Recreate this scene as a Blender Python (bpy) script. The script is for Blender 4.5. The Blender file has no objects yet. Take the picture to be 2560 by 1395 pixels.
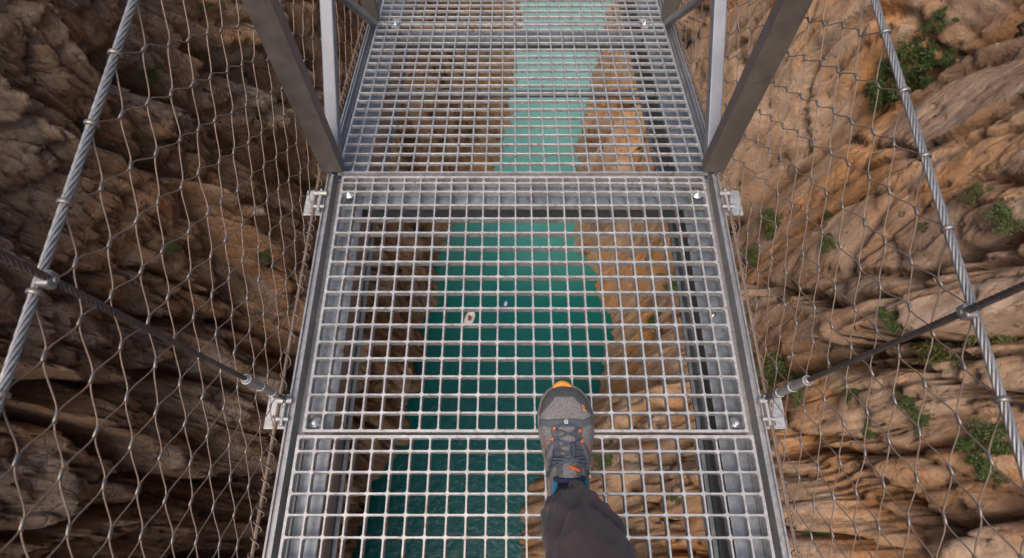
import bpy, bmesh, math, random
import numpy as np
from mathutils import Vector, Matrix
from mathutils.bvhtree import BVHTree

random.seed(7)
rng = np.random.default_rng(7)
scene = bpy.context.scene
COL = scene.collection
R = math.radians

# ------------------------------------------------------------------ camera
F_PX, CX, CY = 1490.0, 1280.0, 697.5          # photograph is 2560 x 1395
PITCH = R(63.4)
SP, CP = math.sin(PITCH), math.cos(PITCH)
CAM = Vector((0.0, 0.0, 1.25))
cam_d = bpy.data.cameras.new("camera")
cam_d.sensor_width = 36.0
cam_d.lens = F_PX / 2560.0 * 36.0
cam_d.clip_start = 0.02
cam_d.clip_end = 2000
cam_d.dof.use_dof = True
cam_d.dof.focus_distance = 1.25
cam_d.dof.aperture_fstop = 6.5
cam = bpy.data.objects.new("camera", cam_d)
COL.objects.link(cam)
cam.location = CAM
cam.rotation_euler = (math.pi / 2 - PITCH, 0, 0)
scene.camera = cam


def ray(px, py):
    """direction of the photograph's sight line, scaled to unit optical depth"""
    u, v = (px - CX) / F_PX, (py - CY) / F_PX
    return Vector((u, CP - v * SP, -SP - v * CP))


def on_z(px, py, z):
    d = ray(px, py)
    return CAM + d * ((z - CAM.z) / d.z)


# ------------------------------------------------------------------ materials
def new_mat(name):
    m = bpy.data.materials.new(name)
    m.use_nodes = True
    nt = m.node_tree
    b = nt.nodes["Principled BSDF"]
    return m, nt, b


def N(nt, typ, **kw):
    n = nt.nodes.new(typ)
    for k, v in kw.items():
        if k in n.inputs:
            n.inputs[k].default_value = v
        else:
            setattr(n, k, v)
    return n


def ramp(nt, fac, stops):
    r = nt.nodes.new("ShaderNodeValToRGB")
    els = r.color_ramp.elements
    while len(els) < len(stops):
        els.new(0.5)
    for e, (p, c) in zip(els, stops):
        e.position = p
        e.color = (c[0], c[1], c[2], 1) if not isinstance(c, (int, float)) else (c, c, c, 1)
    nt.links.new(fac, r.inputs[0])
    return r.outputs[0]


def noise(nt, vec, scale, detail=4, rough=0.55, dist=0.0):
    n = N(nt, "ShaderNodeTexNoise", Scale=scale, Detail=detail, Roughness=rough, Distortion=dist)
    if vec is not None:
        nt.links.new(vec, n.inputs["Vector"])
    return n.outputs["Fac"]


def mixc(nt, fac, a, b, blend="MIX"):
    m = nt.nodes.new("ShaderNodeMix")
    m.data_type = "RGBA"
    m.blend_type = blend
    for sock, v in ((m.inputs["Factor"], fac), (m.inputs["A"], a), (m.inputs["B"], b)):
        if hasattr(v, "is_linked"):
            nt.links.new(v, sock)
        elif isinstance(v, (int, float)):
            sock.default_value = v
        else:
            sock.default_value = (v[0], v[1], v[2], 1)
    return m.outputs["Result"]


def bump(nt, b, height, strength=0.3, dist=0.01):
    n = N(nt, "ShaderNodeBump", Strength=strength, Distance=dist)
    nt.links.new(height, n.inputs["Height"])
    nt.links.new(n.outputs[0], b.inputs["Normal"])


def metal(name, c1, c2, rough=(0.35, 0.6), scale=60, metallic=0.85, rust=0.0, bmp=0.15):
    m, nt, b = new_mat(name)
    tc = nt.nodes.new("ShaderNodeNewGeometry").outputs["Position"]
    n1 = noise(nt, tc, scale, 5, 0.65)
    n2 = noise(nt, tc, scale * 0.12, 3, 0.6)
    col = ramp(nt, n1, [(0.32, c1), (0.68, c2)])
    col = mixc(nt, ramp(nt, n2, [(0.35, 0.0), (0.7, 0.55)]), col, [x * 0.72 for x in c1])
    if rust > 0:
        n3 = noise(nt, tc, scale * 0.45, 6, 0.7)
        col = mixc(nt, ramp(nt, n3, [(0.62 - rust * 0.1, 0.0), (0.70 - rust * 0.1, 0.8)]), col, (0.16, 0.085, 0.045))
    nt.links.new(col, b.inputs["Base Color"])
    nt.links.new(ramp(nt, n1, [(0.3, rough[0]), (0.7, rough[1])]), b.inputs["Roughness"])
    b.inputs["Metallic"].default_value = metallic
    bump(nt, b, n1, bmp, 0.001)
    return m


M = {}
M["galv"] = metal("galvanised_grating", (0.32, 0.30, 0.28), (0.54, 0.51, 0.485), (0.42, 0.65), 110, 0.6, 0.35)
M["beam"] = metal("galvanised_beam", (0.20, 0.213, 0.23), (0.32, 0.337, 0.362), (0.4, 0.58), 75, 0.85, 0.15)
M["rail"] = metal("weathered_rail", (0.26, 0.245, 0.235), (0.40, 0.385, 0.37), (0.4, 0.6), 90, 0.7, 0.1)
M["post"] = metal("dull_post_steel", (0.15, 0.124, 0.105), (0.21, 0.176, 0.15), (0.45, 0.62), 26, 0.6, 0.1, 0.06)
M["brace"] = metal("bright_tube_steel", (0.21, 0.21, 0.222), (0.31, 0.31, 0.322), (0.55, 0.7), 34, 0.7)
M["plate"] = metal("bracket_plate", (0.30, 0.285, 0.265), (0.52, 0.495, 0.46), (0.4, 0.65), 130, 0.5, 0.5)
M["cable"] = metal("stranded_cable_steel", (0.22, 0.207, 0.198), (0.33, 0.313, 0.30), (0.42, 0.6), 140, 0.7)
M["darkcable"] = metal("weathered_cable_steel", (0.09, 0.072, 0.062), (0.16, 0.13, 0.115), (0.4, 0.6), 160, 0.7, 0.15)
M["wire"] = metal("mesh_wire_steel", (0.20, 0.135, 0.095), (0.30, 0.212, 0.157), (0.5, 0.65), 150, 0.4)
M["ferrule"] = metal("ferrule_steel", (0.22, 0.18, 0.15), (0.32, 0.27, 0.23), (0.42, 0.55), 120, 0.85)
M["bolt"] = metal("bolt_steel", (0.6, 0.6, 0.6), (0.8, 0.8, 0.8), (0.15, 0.3), 150, 0.95)


def rock_mat(name, tones, orange_amt, stain_amt, seed, crack_scale=1.9, crack=0.6):
    m, nt, b = new_mat(name)
    g = nt.nodes.new("ShaderNodeNewGeometry").outputs["Position"]
    mp = N(nt, "ShaderNodeMapping")
    mp.inputs["Scale"].default_value = (1, 1, 0.45)
    mp.inputs["Location"].default_value = (seed * 13.1, seed * 7.7, seed * 3.3)
    nt.links.new(g, mp.inputs["Vector"])
    v = mp.outputs[0]
    big = noise(nt, v, 0.16, 4, 0.6, 0.6)
    mid = noise(nt, v, 0.7, 5, 0.65, 0.5)
    fine = noise(nt, g, 5.0, 8, 0.7)
    vfine = noise(nt, g, 22.0, 5, 0.7)
    col = ramp(nt, mid, [(0.30, tones[0]), (0.5, tones[1]), (0.68, tones[2])])
    col = mixc(nt, ramp(nt, big, [(0.46, 0.0), (0.62, orange_amt)]), col, tones[3])
    grey = noise(nt, v, 0.32, 5, 0.62, 0.4)
    col = mixc(nt, ramp(nt, grey, [(0.52, 0.0), (0.66, 0.75)]), col, tones[4])
    # dark lichen / water staining in streaks down the face
    mp2 = N(nt, "ShaderNodeMapping")
    mp2.inputs["Scale"].default_value = (1, 1, 0.16)
    mp2.inputs["Location"].default_value = (seed * 5.0, 0, seed * 9.0)
    nt.links.new(g, mp2.inputs["Vector"])
    st = noise(nt, mp2.outputs[0], 0.55, 6, 0.7, 0.8)
    col = mixc(nt, ramp(nt, st, [(0.53, 0.0), (0.66, stain_amt)]), col, (0.075, 0.058, 0.045))
    # pock marks
    sp = noise(nt, g, 3.2, 3, 0.5, 0.3)
    col = mixc(nt, ramp(nt, sp, [(0.66, 0.0), (0.70, 0.75)]), col, (0.07, 0.05, 0.038))
    col = mixc(nt, 0.5, col, ramp(nt, fine, [(0.25, 0.35), (0.5, 0.5), (0.75, 0.68)]), "OVERLAY")
    nt.links.new(col, b.inputs["Base Color"])
    b.inputs["Roughness"].default_value = 0.88
    b.inputs["Specular IOR Level"].default_value = 0.25
    add = N(nt, "ShaderNodeMath", operation="ADD")
    nt.links.new(fine, add.inputs[0])
    mul = N(nt, "ShaderNodeMath", operation="MULTIPLY")
    nt.links.new(vfine, mul.inputs[0]); mul.inputs[1].default_value = 0.5
    nt.links.new(mul.outputs[0], add.inputs[1])
    wv = N(nt, "ShaderNodeMixRGB"); wv.blend_type = "ADD"; wv.inputs[0].default_value = 0.35
    nz = N(nt, "ShaderNodeTexNoise", Scale=1.6, Detail=4)
    nt.links.new(g, nz.inputs["Vector"]); nt.links.new(v, wv.inputs[1]); nt.links.new(nz.outputs["Color"], wv.inputs[2])
    vo = N(nt, "ShaderNodeTexVoronoi", Scale=crack_scale); vo.feature = "DISTANCE_TO_EDGE"
    nt.links.new(wv.outputs[0], vo.inputs["Vector"])
    ck = ramp(nt, vo.outputs["Distance"], [(0.0, 0.0), (0.09, crack * 0.8), (0.4, crack)])
    add2 = N(nt, "ShaderNodeMath", operation="ADD")
    nt.links.new(ck, add2.inputs[0]); nt.links.new(add.outputs[0], add2.inputs[1])
    bump(nt, b, add2.outputs[0], 1.0, 0.17)
    return m


M["rock_l"] = rock_mat("brown_limestone", ((0.22, 0.130, 0.078), (0.37, 0.245, 0.155), (0.48, 0.355, 0.25), (0.42, 0.215, 0.095), (0.40, 0.33, 0.265)), 0.75, 0.7, 1)
M["rock_r"] = rock_mat("ochre_limestone", ((0.36, 0.215, 0.130), (0.50, 0.325, 0.215), (0.60, 0.43, 0.31), (0.62, 0.30, 0.115), (0.45, 0.355, 0.28)), 0.9, 0.32, 2, 1.2, 0.3)


def simple(name, c, rough=0.7, var=0.25, scale=40, spec=0.3, bmp=0.2, bd=0.002, sheen=0.0):
    m, nt, b = new_mat(name)
    tc = nt.nodes.new("ShaderNodeTexCoord").outputs["Object"]
    n1 = noise(nt, tc, scale, 5, 0.6)
    col = ramp(nt, n1, [(0.3, [x * (1 - var) for x in c]), (0.7, [min(1, x * (1 + var)) for x in c])])
    nt.links.new(col, b.inputs["Base Color"])
    b.inputs["Roughness"].default_value = rough
    b.inputs["Specular IOR Level"].default_value = spec
    if sheen:
        b.inputs["Sheen Weight"].default_value = sheen
    bump(nt, b, n1, bmp, bd)
    return m


def knit(name, c, scale):
    m, nt, b = new_mat(name)
    tc = nt.nodes.new("ShaderNodeTexCoord").outputs["Object"]
    vo = N(nt, "ShaderNodeTexVoronoi", Scale=scale)
    nt.links.new(tc, vo.inputs["Vector"])
    d = vo.outputs["Distance"]
    col = ramp(nt, d, [(0.1, [x * 1.2 for x in c]), (0.6, [x * 0.6 for x in c])])
    nt.links.new(col, b.inputs["Base Color"])
    b.inputs["Roughness"].default_value = 0.85
    inv = ramp(nt, d, [(0.0, 1.0), (0.7, 0.0)])
    bump(nt, b, inv, 0.5, 0.001)
    return m


M["shoe_mesh"] = knit("grey_knit", (0.225, 0.198, 0.187), 330)
M["shoe_dark"] = simple("grey_overlay", (0.062, 0.058, 0.056), 0.6, 0.12, 90)
M["shoe_overlay"] = simple("blue_grey_overlay", (0.085, 0.085, 0.089), 0.6, 0.1, 90)
M["sole"] = simple("taupe_sole", (0.135, 0.115, 0.095), 0.7, 0.15, 60)
M["orange"] = simple("orange_rubber", (0.52, 0.19, 0.025), 0.55, 0.1, 60)
M["redorange"] = simple("orange_webbing", (0.55, 0.105, 0.025), 0.6, 0.1, 90)
M["lace"] = simple("dark_lace", (0.055, 0.066, 0.082), 0.75, 0.3, 420)
M["blue"] = simple("blue_lining", (0.015, 0.11, 0.22), 0.75, 0.2, 150, sheen=0.2)
M["navy"] = simple("navy_padding", (0.018, 0.026, 0.05), 0.75, 0.2, 150)
M["white"] = simple("white_print", (0.7, 0.7, 0.68), 0.6, 0.05, 60)
M["trouser"] = simple("brown_grey_cloth", (0.052, 0.037, 0.035), 0.8, 0.14, 30, 0.2, 0.25, 0.002, 0.08)
M["skin"] = simple("skin", (0.45, 0.27, 0.19), 0.6, 0.1, 20)
M["sock"] = simple("black_sock", (0.02, 0.02, 0.022), 0.9, 0.2, 200)
M["boat_white"] = simple("white_hull", (0.72, 0.70, 0.68), 0.4, 0.08, 3)
M["boat_in"] = simple("rust_red_canvas", (0.36, 0.085, 0.04), 0.7, 0.25, 4)
M["boat_blue"] = simple("blue_hull", (0.03, 0.13, 0.42), 0.35, 0.1, 3)
M["stem"] = simple("shrub_stem", (0.12, 0.085, 0.055), 0.9, 0.3, 8)


def leaf_mat():
    m, nt, b = new_mat("shrub_leaves")
    oi = nt.nodes.new("ShaderNodeNewGeometry")
    r = oi.outputs["Random Per Island"]
    col = ramp(nt, r, [(0.0, (0.014, 0.028, 0.007)), (0.45, (0.034, 0.062, 0.013)), (0.8, (0.066, 0.092, 0.022)), (1.0, (0.12, 0.115, 0.05))])
    inf = nt.nodes.new("ShaderNodeObjectInfo")
    col = mixc(nt, ramp(nt, inf.outputs["Random"], [(0.3, 0.0), (1.0, 0.65)]), col, (0.095, 0.085, 0.03))
    nt.links.new(col, b.inputs["Base Color"])
    b.inputs["Roughness"].default_value = 0.6
    b.inputs["Specular IOR Level"].default_value = 0.25
    return m


M["leaf"] = leaf_mat()


def water_mat():
    m, nt, b = new_mat("gorge_water")
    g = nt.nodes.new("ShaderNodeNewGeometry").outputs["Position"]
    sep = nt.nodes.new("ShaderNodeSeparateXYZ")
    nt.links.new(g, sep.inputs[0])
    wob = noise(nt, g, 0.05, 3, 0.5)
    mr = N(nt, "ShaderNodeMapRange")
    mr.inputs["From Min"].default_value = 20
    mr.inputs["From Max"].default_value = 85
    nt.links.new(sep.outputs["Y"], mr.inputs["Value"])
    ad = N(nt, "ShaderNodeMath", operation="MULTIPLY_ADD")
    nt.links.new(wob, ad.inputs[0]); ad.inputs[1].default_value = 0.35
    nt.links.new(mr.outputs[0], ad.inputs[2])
    # shade and light put into colour: dark green below the bridge, paler turquoise upstream
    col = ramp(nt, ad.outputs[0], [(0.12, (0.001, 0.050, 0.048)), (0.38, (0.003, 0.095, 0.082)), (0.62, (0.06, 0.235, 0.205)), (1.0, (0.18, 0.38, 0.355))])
    nt.links.new(col, b.inputs["Base Color"])
    b.inputs["Roughness"].default_value = 0.12
    b.inputs["IOR"].default_value = 1.33
    rip = noise(nt, g, 1.3, 6, 0.62, 0.4)
    bump(nt, b, rip, 0.5, 0.2)
    return m


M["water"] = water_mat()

# ------------------------------------------------------------------ object helpers


def link(name, me, mat, parent=None):
    o = bpy.data.objects.new(name, me)
    COL.objects.link(o)
    if mat is not None and not me.materials:
        me.materials.append(mat)
    if parent is not None:
        o.parent = parent
    return o


def from_bm(name, bm, mat, parent=None, smooth=False):
    me = bpy.data.meshes.new(name)
    bm.normal_update()
    bm.to_mesh(me)
    bm.free()
    if smooth:
        me.polygons.foreach_set("use_smooth", [True] * len(me.polygons))
    return link(name, me, mat, parent)


def from_arrays(name, verts, faces, mat, parent=None, smooth=True):
    me = bpy.data.meshes.new(name)
    me.from_pydata([tuple(v) for v in verts], [], [tuple(f) for f in faces])
    me.update()
    if smooth:
        me.polygons.foreach_set("use_smooth", [True] * len(me.polygons))
    return link(name, me, mat, parent)


def thing(name, label, cat, loc=(0, 0, 0), group=None):
    o = bpy.data.objects.new(name, None)
    o.empty_display_size = 0.1
    COL.objects.link(o)
    o.location = loc
    o["label"] = label
    o["category"] = cat
    if group:
        o["group"] = group
    return o


def tag(o, label=None, cat=None, group=None, kind=None):
    if label: o["label"] = label
    if cat: o["category"] = cat
    if group: o["group"] = group
    if kind: o["kind"] = kind
    return o


def box_bm(bm, x0, x1, y0, y1, z0, z1, bev=0.0, mat4=None):
    r = bmesh.ops.create_cube(bm, size=1)
    vs = r["verts"]
    bmesh.ops.scale(bm, vec=(x1 - x0, y1 - y0, z1 - z0), verts=vs)
    bmesh.ops.translate(bm, vec=((x0 + x1) / 2, (y0 + y1) / 2, (z0 + z1) / 2), verts=vs)
    if bev > 0:
        es = list({e for v in vs for e in v.link_edges})
        rr = bmesh.ops.bevel(bm, geom=es, offset=bev, segments=2, affect="EDGES", profile=0.5)
        vs = list({v for f in rr["faces"] for v in f.verts} | {v for v in vs if v.is_valid})
    if mat4 is not None:
        bmesh.ops.transform(bm, matrix=mat4, verts=vs)
    return vs


def extrude_y(bm, prof, y0, y1, mat4=None):
    """closed 2-D outline (x, z) extruded along y"""
    a = [bm.verts.new((x, y0, z)) for x, z in prof]
    b = [bm.verts.new((x, y1, z)) for x, z in prof]
    n = len(prof)
    for i in range(n):
        j = (i + 1) % n
        bm.faces.new((a[i], a[j], b[j], b[i]))
    bm.faces.new(a[::-1]); bm.faces.new(b)
    if mat4 is not None:
        bmesh.ops.transform(bm, matrix=mat4, verts=a + b)
    bmesh.ops.recalc_face_normals(bm, faces=bm.faces)


def tube_arrays(pts, rad, sides=6, caps=True):
    """numpy tube along a polyline; rad scalar or per point"""
    P = np.asarray(pts, float)
    n = len(P)
    rad = np.broadcast_to(np.asarray(rad, float), (n,))
    T = np.gradient(P, axis=0)
    T /= np.linalg.norm(T, axis=1)[:, None] + 1e-12
    ref = np.array([0.0, 0.0, 1.0])
    if abs(T[:, 2]).mean() > 0.8:
        ref = np.array([1.0, 0.0, 0.0])
    A = np.cross(T, ref); A /= np.linalg.norm(A, axis=1)[:, None] + 1e-12
    B = np.cross(T, A)
    th = np.linspace(0, 2 * np.pi, sides, endpoint=False)
    V = P[:, None, :] + rad[:, None, None] * (np.cos(th)[None, :, None] * A[:, None, :] + np.sin(th)[None, :, None] * B[:, None, :])
    V = V.reshape(-1, 3)
    F = []
    for i in range(n - 1):
        for k in range(sides):
            k2 = (k + 1) % sides
            F.append((i * sides + k, i * sides + k2, (i + 1) * sides + k2, (i + 1) * sides + k))
    if caps:
        F.append(tuple(range(sides))[::-1])
        F.append(tuple((n - 1) * sides + k for k in range(sides)))
    return V, F


class Acc:
    """collects several tubes into ONE mesh"""
    def __init__(self):
        self.v, self.f, self.n = [], [], 0

    def add(self, V, F):
        self.v.append(V)
        self.f += [tuple(i + self.n for i in f) for f in F]
        self.n += len(V)

    def tube(self, *a, **k):
        self.add(*tube_arrays(*a, **k))

    def build(self, name, mat, parent=None, smooth=True):
        return from_arrays(name, np.concatenate(self.v), self.f, mat, parent, smooth)


def rope_acc(acc, pts, R0, strands=6, pitch=0.07, step=0.006, sides=6, core=True):
    """twisted strand rope along a polyline"""
    P = np.asarray(pts, float)
    seg = np.linalg.norm(np.diff(P, axis=0), axis=1)
    s = np.concatenate([[0], np.cumsum(seg)])
    n = max(8, int(s[-1] / step))
    t = np.linspace(0, s[-1], n)
    C = np.stack([np.interp(t, s, P[:, k]) for k in range(3)], 1)
    T = np.gradient(C, axis=0); T /= np.linalg.norm(T, axis=1)[:, None]
    ref = np.array([1.0, 0, 0]) if abs(T[:, 0]).mean() < 0.7 else np.array([0, 1.0, 0])
    A = np.cross(T, ref); A /= np.linalg.norm(A, axis=1)[:, None]
    B = np.cross(T, A)
    rs = R0 * math.sin(math.pi / strands) / (1 + math.sin(math.pi / strands))
    for k in range(strands):
        ph = 2 * math.pi * (t / pitch + k / strands)
        Q = C + (R0 - rs) * (np.cos(ph)[:, None] * A + np.sin(ph)[:, None] * B)
        acc.tube(Q, rs * 1.06, sides)
    if core:
        acc.tube(C, R0 - 1.6 * rs, sides)


def torus_arrays(R0, r0, n=20, m=8):
    V, F = [], []
    for i in range(n):
        a = 2 * math.pi * i / n
        for k in range(m):
            b = 2 * math.pi * k / m
            V.append(((R0 + r0 * math.cos(b)) * math.cos(a), (R0 + r0 * math.cos(b)) * math.sin(a), r0 * math.sin(b)))
            F.append((i * m + k, ((i + 1) % n) * m + k, ((i + 1) % n) * m + (k + 1) % m, i * m + (k + 1) % m))
    return V, F


# ------------------------------------------------------------------ bridge deck layout
XC = 0.028                 # centre line of the deck
PIV = Vector((XC, 0.927, 0.0))
SLOPE = R(-11.2)           # the deck dips away beyond the joint
FAR = Matrix.Translation(PIV) @ Matrix.Rotation(SLOPE, 4, "X")


def base(s, x=0.0, z=0.0):
    """point beside the deck at distance s along it, x from the centre line"""
    if s <= PIV.y:
        return Vector((XC + x, s, z))
    d = s - PIV.y
    return Vector((XC + x, PIV.y + d * math.cos(SLOPE), d * math.sin(SLOPE) + z))


def grating_mesh(xs, ys, tb=0.0041, d=0.020, r=0.0042, frame=0.0060, jit=0.0006):
    xs = [x + (rng.normal(0, jit) if 0 < i < len(xs) - 1 else 0) for i, x in enumerate(xs)]
    ys = [y + (rng.normal(0, jit) if 0 < i < len(ys) - 1 else 0) for i, y in enumerate(ys)]
    V, F = [], []
    bev = 0.0007
    nx, ny = len(xs) - 1, len(ys) - 1
    for i in range(nx):
        for j in range(ny):
            X0, X1, Y0, Y1 = xs[i], xs[i + 1], ys[j], ys[j + 1]
            h = tb / 2
            hx0 = X0 + (frame if i == 0 else h); hx1 = X1 - (frame if i == nx - 1 else h)
            hy0 = Y0 + (frame if j == 0 else h); hy1 = Y1 - (frame if j == ny - 1 else h)
            rr = min(r, (hx1 - hx0) * .4, (hy1 - hy0) * .4)

            def ring(e, z):
                a0, a1, b0, b1 = hx0 - e, hx1 + e, hy0 - e, hy1 + e
                out = []
                for cx, cy, a in ((a1 - rr, b1 - rr, 0), (a0 + rr, b1 - rr, 90), (a0 + rr, b0 + rr, 180), (a1 - rr, b0 + rr, 270)):
                    for q in (0, 45, 90):
                        out.append((cx + rr * math.cos(R(a + q)), cy + rr * math.sin(R(a + q)), z))
                return out
            hole = ring(0, 0)
            outer = []
            for k, (x, y, _) in enumerate(hole):
                c, q = divmod(k, 3)
                ox = X1 if c in (0, 3) else X0
                oy = Y1 if c in (0, 1) else Y0
                if q == 1: outer.append((ox, oy, 0))
                elif (c in (0, 2)) == (q == 0): outer.append((ox, y, 0))
                else: outer.append((x, oy, 0))
            n0 = len(V)
            V += outer + ring(bev, 0) + ring(0, -bev) + ring(0, -d) + [(x, y, -d) for x, y, _ in outer]
            for k in range(12):
                k2 = (k + 1) % 12
                for l in range(4):
                    F.append((n0 + l * 12 + k, n0 + l * 12 + k2, n0 + (l + 1) * 12 + k2, n0 + (l + 1) * 12 + k))
    x0, x1, y0, y1 = xs[0], xs[-1], ys[0], ys[-1]
    n0 = len(V)
    V += [(x0, y0, 0), (x1, y0, 0), (x1, y1, 0), (x0, y1, 0), (x0, y0, -d), (x1, y0, -d), (x1, y1, -d), (x0, y1, -d)]
    for a, b in ((0, 1), (1, 2), (2, 3), (3, 0)):
        F.append((n0 + b, n0 + a, n0 + a + 4, n0 + b + 4))
    me = bpy.data.meshes.new("bar_grid")
    me.from_pydata(V, [], F)
    bm = bmesh.new(); bm.from_mesh(me)
    bmesh.ops.recalc_face_normals(bm, faces=bm.faces)
    bm.to_mesh(me); bm.free()
    return me


def bolt_bm(r=0.0068):
    bm = bmesh.new()
    bmesh.ops.create_cone(bm, cap_ends=True, segments=24, radius1=0.0155, radius2=0.0150, depth=0.003)
    g = bmesh.ops.create_cone(bm, cap_ends=True, segments=20, radius1=0.0105, radius2=0.0095, depth=0.003)
    bmesh.ops.translate(bm, vec=(0, 0, 0.003), verts=g["verts"])
    g = bmesh.ops.create_uvsphere(bm, u_segments=20, v_segments=10, radius=r)
    bmesh.ops.scale(bm, vec=(1, 1, 0.65), verts=g["verts"])
    bmesh.ops.translate(bm, vec=(0, 0, 0.0048), verts=g["verts"])
    for k in range(6):     # star recess as small raised lobes
        a = k * math.pi / 3
        g = bmesh.ops.create_uvsphere(bm, u_segments=8, v_segments=6, radius=0.0015)
        bmesh.ops.translate(bm, vec=(0.0032 * math.cos(a), 0.0032 * math.sin(a), 0.0092), verts=g["verts"])
    return bm


_b = bolt_bm()
BOLT = bpy.data.meshes.new("bolt"); _b.to_mesh(BOLT); _b.free()
BOLT.materials.append(M["bolt"])
BOLT.polygons.foreach_set("use_smooth", [True] * len(BOLT.polygons))


def add_bolt(parent, x, y, z=-0.016, s=1.0):
    o = bpy.data.objects.new("bolt", BOLT)
    COL.objects.link(o)
    o.parent = parent
    o.location = (x, y, z)
    o.rotation_euler = (0, 0, random.random() * 3)
    o.scale = (s, s, s)
    return o


def panel(label, nx, pitch, ys, loc, rot=0.0, d=0.019, group="grating panels of the walkway"):
    t = thing("deck_grating", label, "grating", loc, group)
    t.rotation_euler = (rot, 0, R(random.uniform(-0.06, 0.06)))
    xs = [(i - nx / 2) * pitch for i in range(nx + 1)]
    link("bar_grid", grating_mesh(xs, ys, d=d), M["galv"], t)
    return t


# nearest panel: from y = 0.262 back towards the viewer and beyond
P1 = 0.0400
ys = [-0.003 - 0.033 - 0.0405 * i for i in range(23)] + [-0.003]
p_near = panel("grating panel under the walker's heel, the nearest one cut off by the lower frame", 24, 0.0394, sorted(ys), (XC, 0.267, 0.0))
ys = [0.003 + 0.0403 * i for i in range(17)]
ys = ys[:-1] + [ys[-1] - 0.010, ys[-1] + 0.0085 - 0.001]
ys[-2] = ys[-1] - 0.021
p_mid = panel("large square-celled grating panel under the toe of the shoe, screwed down at four corners", 23, 0.0404, ys, (XC, 0.267, 0.0))
L2 = ys[-1]
for sx in (-1, 1):
    add_bolt(p_mid, sx * 0.4445, 0.0235, -0.013)
    add_bolt(p_mid, sx * 0.4445, L2 - 0.046, -0.013)
add_bolt(p_mid, 0.4445, 0.285, -0.039, 0.45)
pf = lambda d: PIV + Vector((0, d * math.cos(SLOPE), d * math.sin(SLOPE)))
ys = [0.002 + 0.0385 * i for i in range(20)]
p_far = panel("dipping grating panel beyond the first pair of posts, with teal river behind its middle", 25, 0.0383, ys, pf(0.004), SLOPE, 0.0095)
L3 = ys[-1] + 0.004
for sx in (-1, 1):
    for a, b in ((0.455, 0.06), (0.418, 0.06)):
        add_bolt(p_far, sx * a, b, -0.0245, 0.33)
ys = [0.004 + 0.0385 * i for i in range(20)]
p_end = panel("farthest grating panel in view at the top edge, past the two clamps", 25, 0.0383, ys, pf(L3 + 0.002), SLOPE, 0.0095)
L4 = L3 + ys[-1] + 0.004

# joint clamps at the far joint
for sx, lb in ((-1, "small steel saddle clamp on the far grating joint, left end"), (1, "small steel saddle clamp on the far grating joint, right end")):
    c = thing("grating_clamp", lb, "clamp", pf(L3) + Vector((sx * 0.415 - (0.0 if sx < 0 else 0.003), 0, 0.0)), "clamps on the grating joint")
    c.rotation_euler = (SLOPE, 0, 0)
    bm = bmesh.new()
    box_bm(bm, -0.010, 0.010, -0.030, 0.018, 0.0015, 0.0045, 0.001)
    box_bm(bm, -0.010, 0.010, -0.033, -0.030, -0.012, 0.0045, 0.0008)
    box_bm(bm, -0.010, 0.010, 0.018, 0.021, -0.012, 0.0045, 0.0008)
    box_bm(bm, -0.020, 0.020, -0.006, 0.003, 0.0046, 0.0066, 0.0006)
    from_bm("saddle", bm, M["plate"], c)
    add_bolt(c, 0, -0.009, 0.0045, 0.6)

# ------------------------------------------------------------------ footbridge frame
bridge = thing("footbridge", "galvanised steel frame of the narrow footbridge with edge rails, posts and beams under the grating", "bridge", (XC, 0.927, 0))
NEAR0, NEARE = -1.35, -0.002          # local y of the flat near part
FARE = L4 + 0.15


def frame_part(name, mat, fn, far=False):
    bm = bmesh.new()
    fn(bm)
    bmesh.ops.recalc_face_normals(bm, faces=bm.faces)
    o = from_bm(name, bm, mat, bridge)
    if far:
        o.rotation_euler = (SLOPE, 0, 0)
    return o


for far, y0, y1 in ((False, NEAR0, NEARE), (True, 0.004, FARE)):
    for sx in (-1, 1):
        w0 = 0.464 if not far else 0.480

        def side(bm, sx=sx, y0=y0, y1=y1, w0=w0):
            xin = 0.412 if not far else 0.405
            # box beam under the outer cells
            X = sorted((sx * (w0 + 0.010), sx * xin))
            box_bm(bm, X[0], X[1], y0, y1, -0.150, -0.040 if not far else -0.026, 0.003)
            X = sorted((sx * (xin - 0.001), sx * (xin - 0.011)))
            box_bm(bm, X[0], X[1], y0, y1, -0.149, -0.141, 0.001)
        frame_part("side_beam", M["beam"], side, far)

        def rail(bm, sx=sx, y0=y0, y1=y1, w0=w0):
            a = w0 + 0.004
            w = 0.034 if not far else 0.022
            pr = [(a, -0.020), (a + 0.004, -0.020), (a + 0.004, -0.012), (a + w * .45, -0.012), (a + w * .45, 0.006),
                  (a + w * .58, 0.006), (a + w * .58, 0.000), (a + w * .78, 0.000), (a + w * .78, 0.005), (a + w, 0.005), (a + w, -0.070), (a, -0.070)]
            if w > 0.03:
                pr = [(a, -0.070), (a, -0.034), (a + 0.0175, -0.034), (a + 0.0175, 0.003), (a + 0.0235, 0.003), (a + 0.0235, -0.003),
                      (a + 0.0300, -0.003), (a + 0.0300, 0.003), (a + 0.0340, 0.003), (a + 0.0340, -0.070)]
            extrude_y(bm, [(sx * x, z) for x, z in pr], y0, y1)
        frame_part("edge_rail", M["rail"], rail, far)

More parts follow.
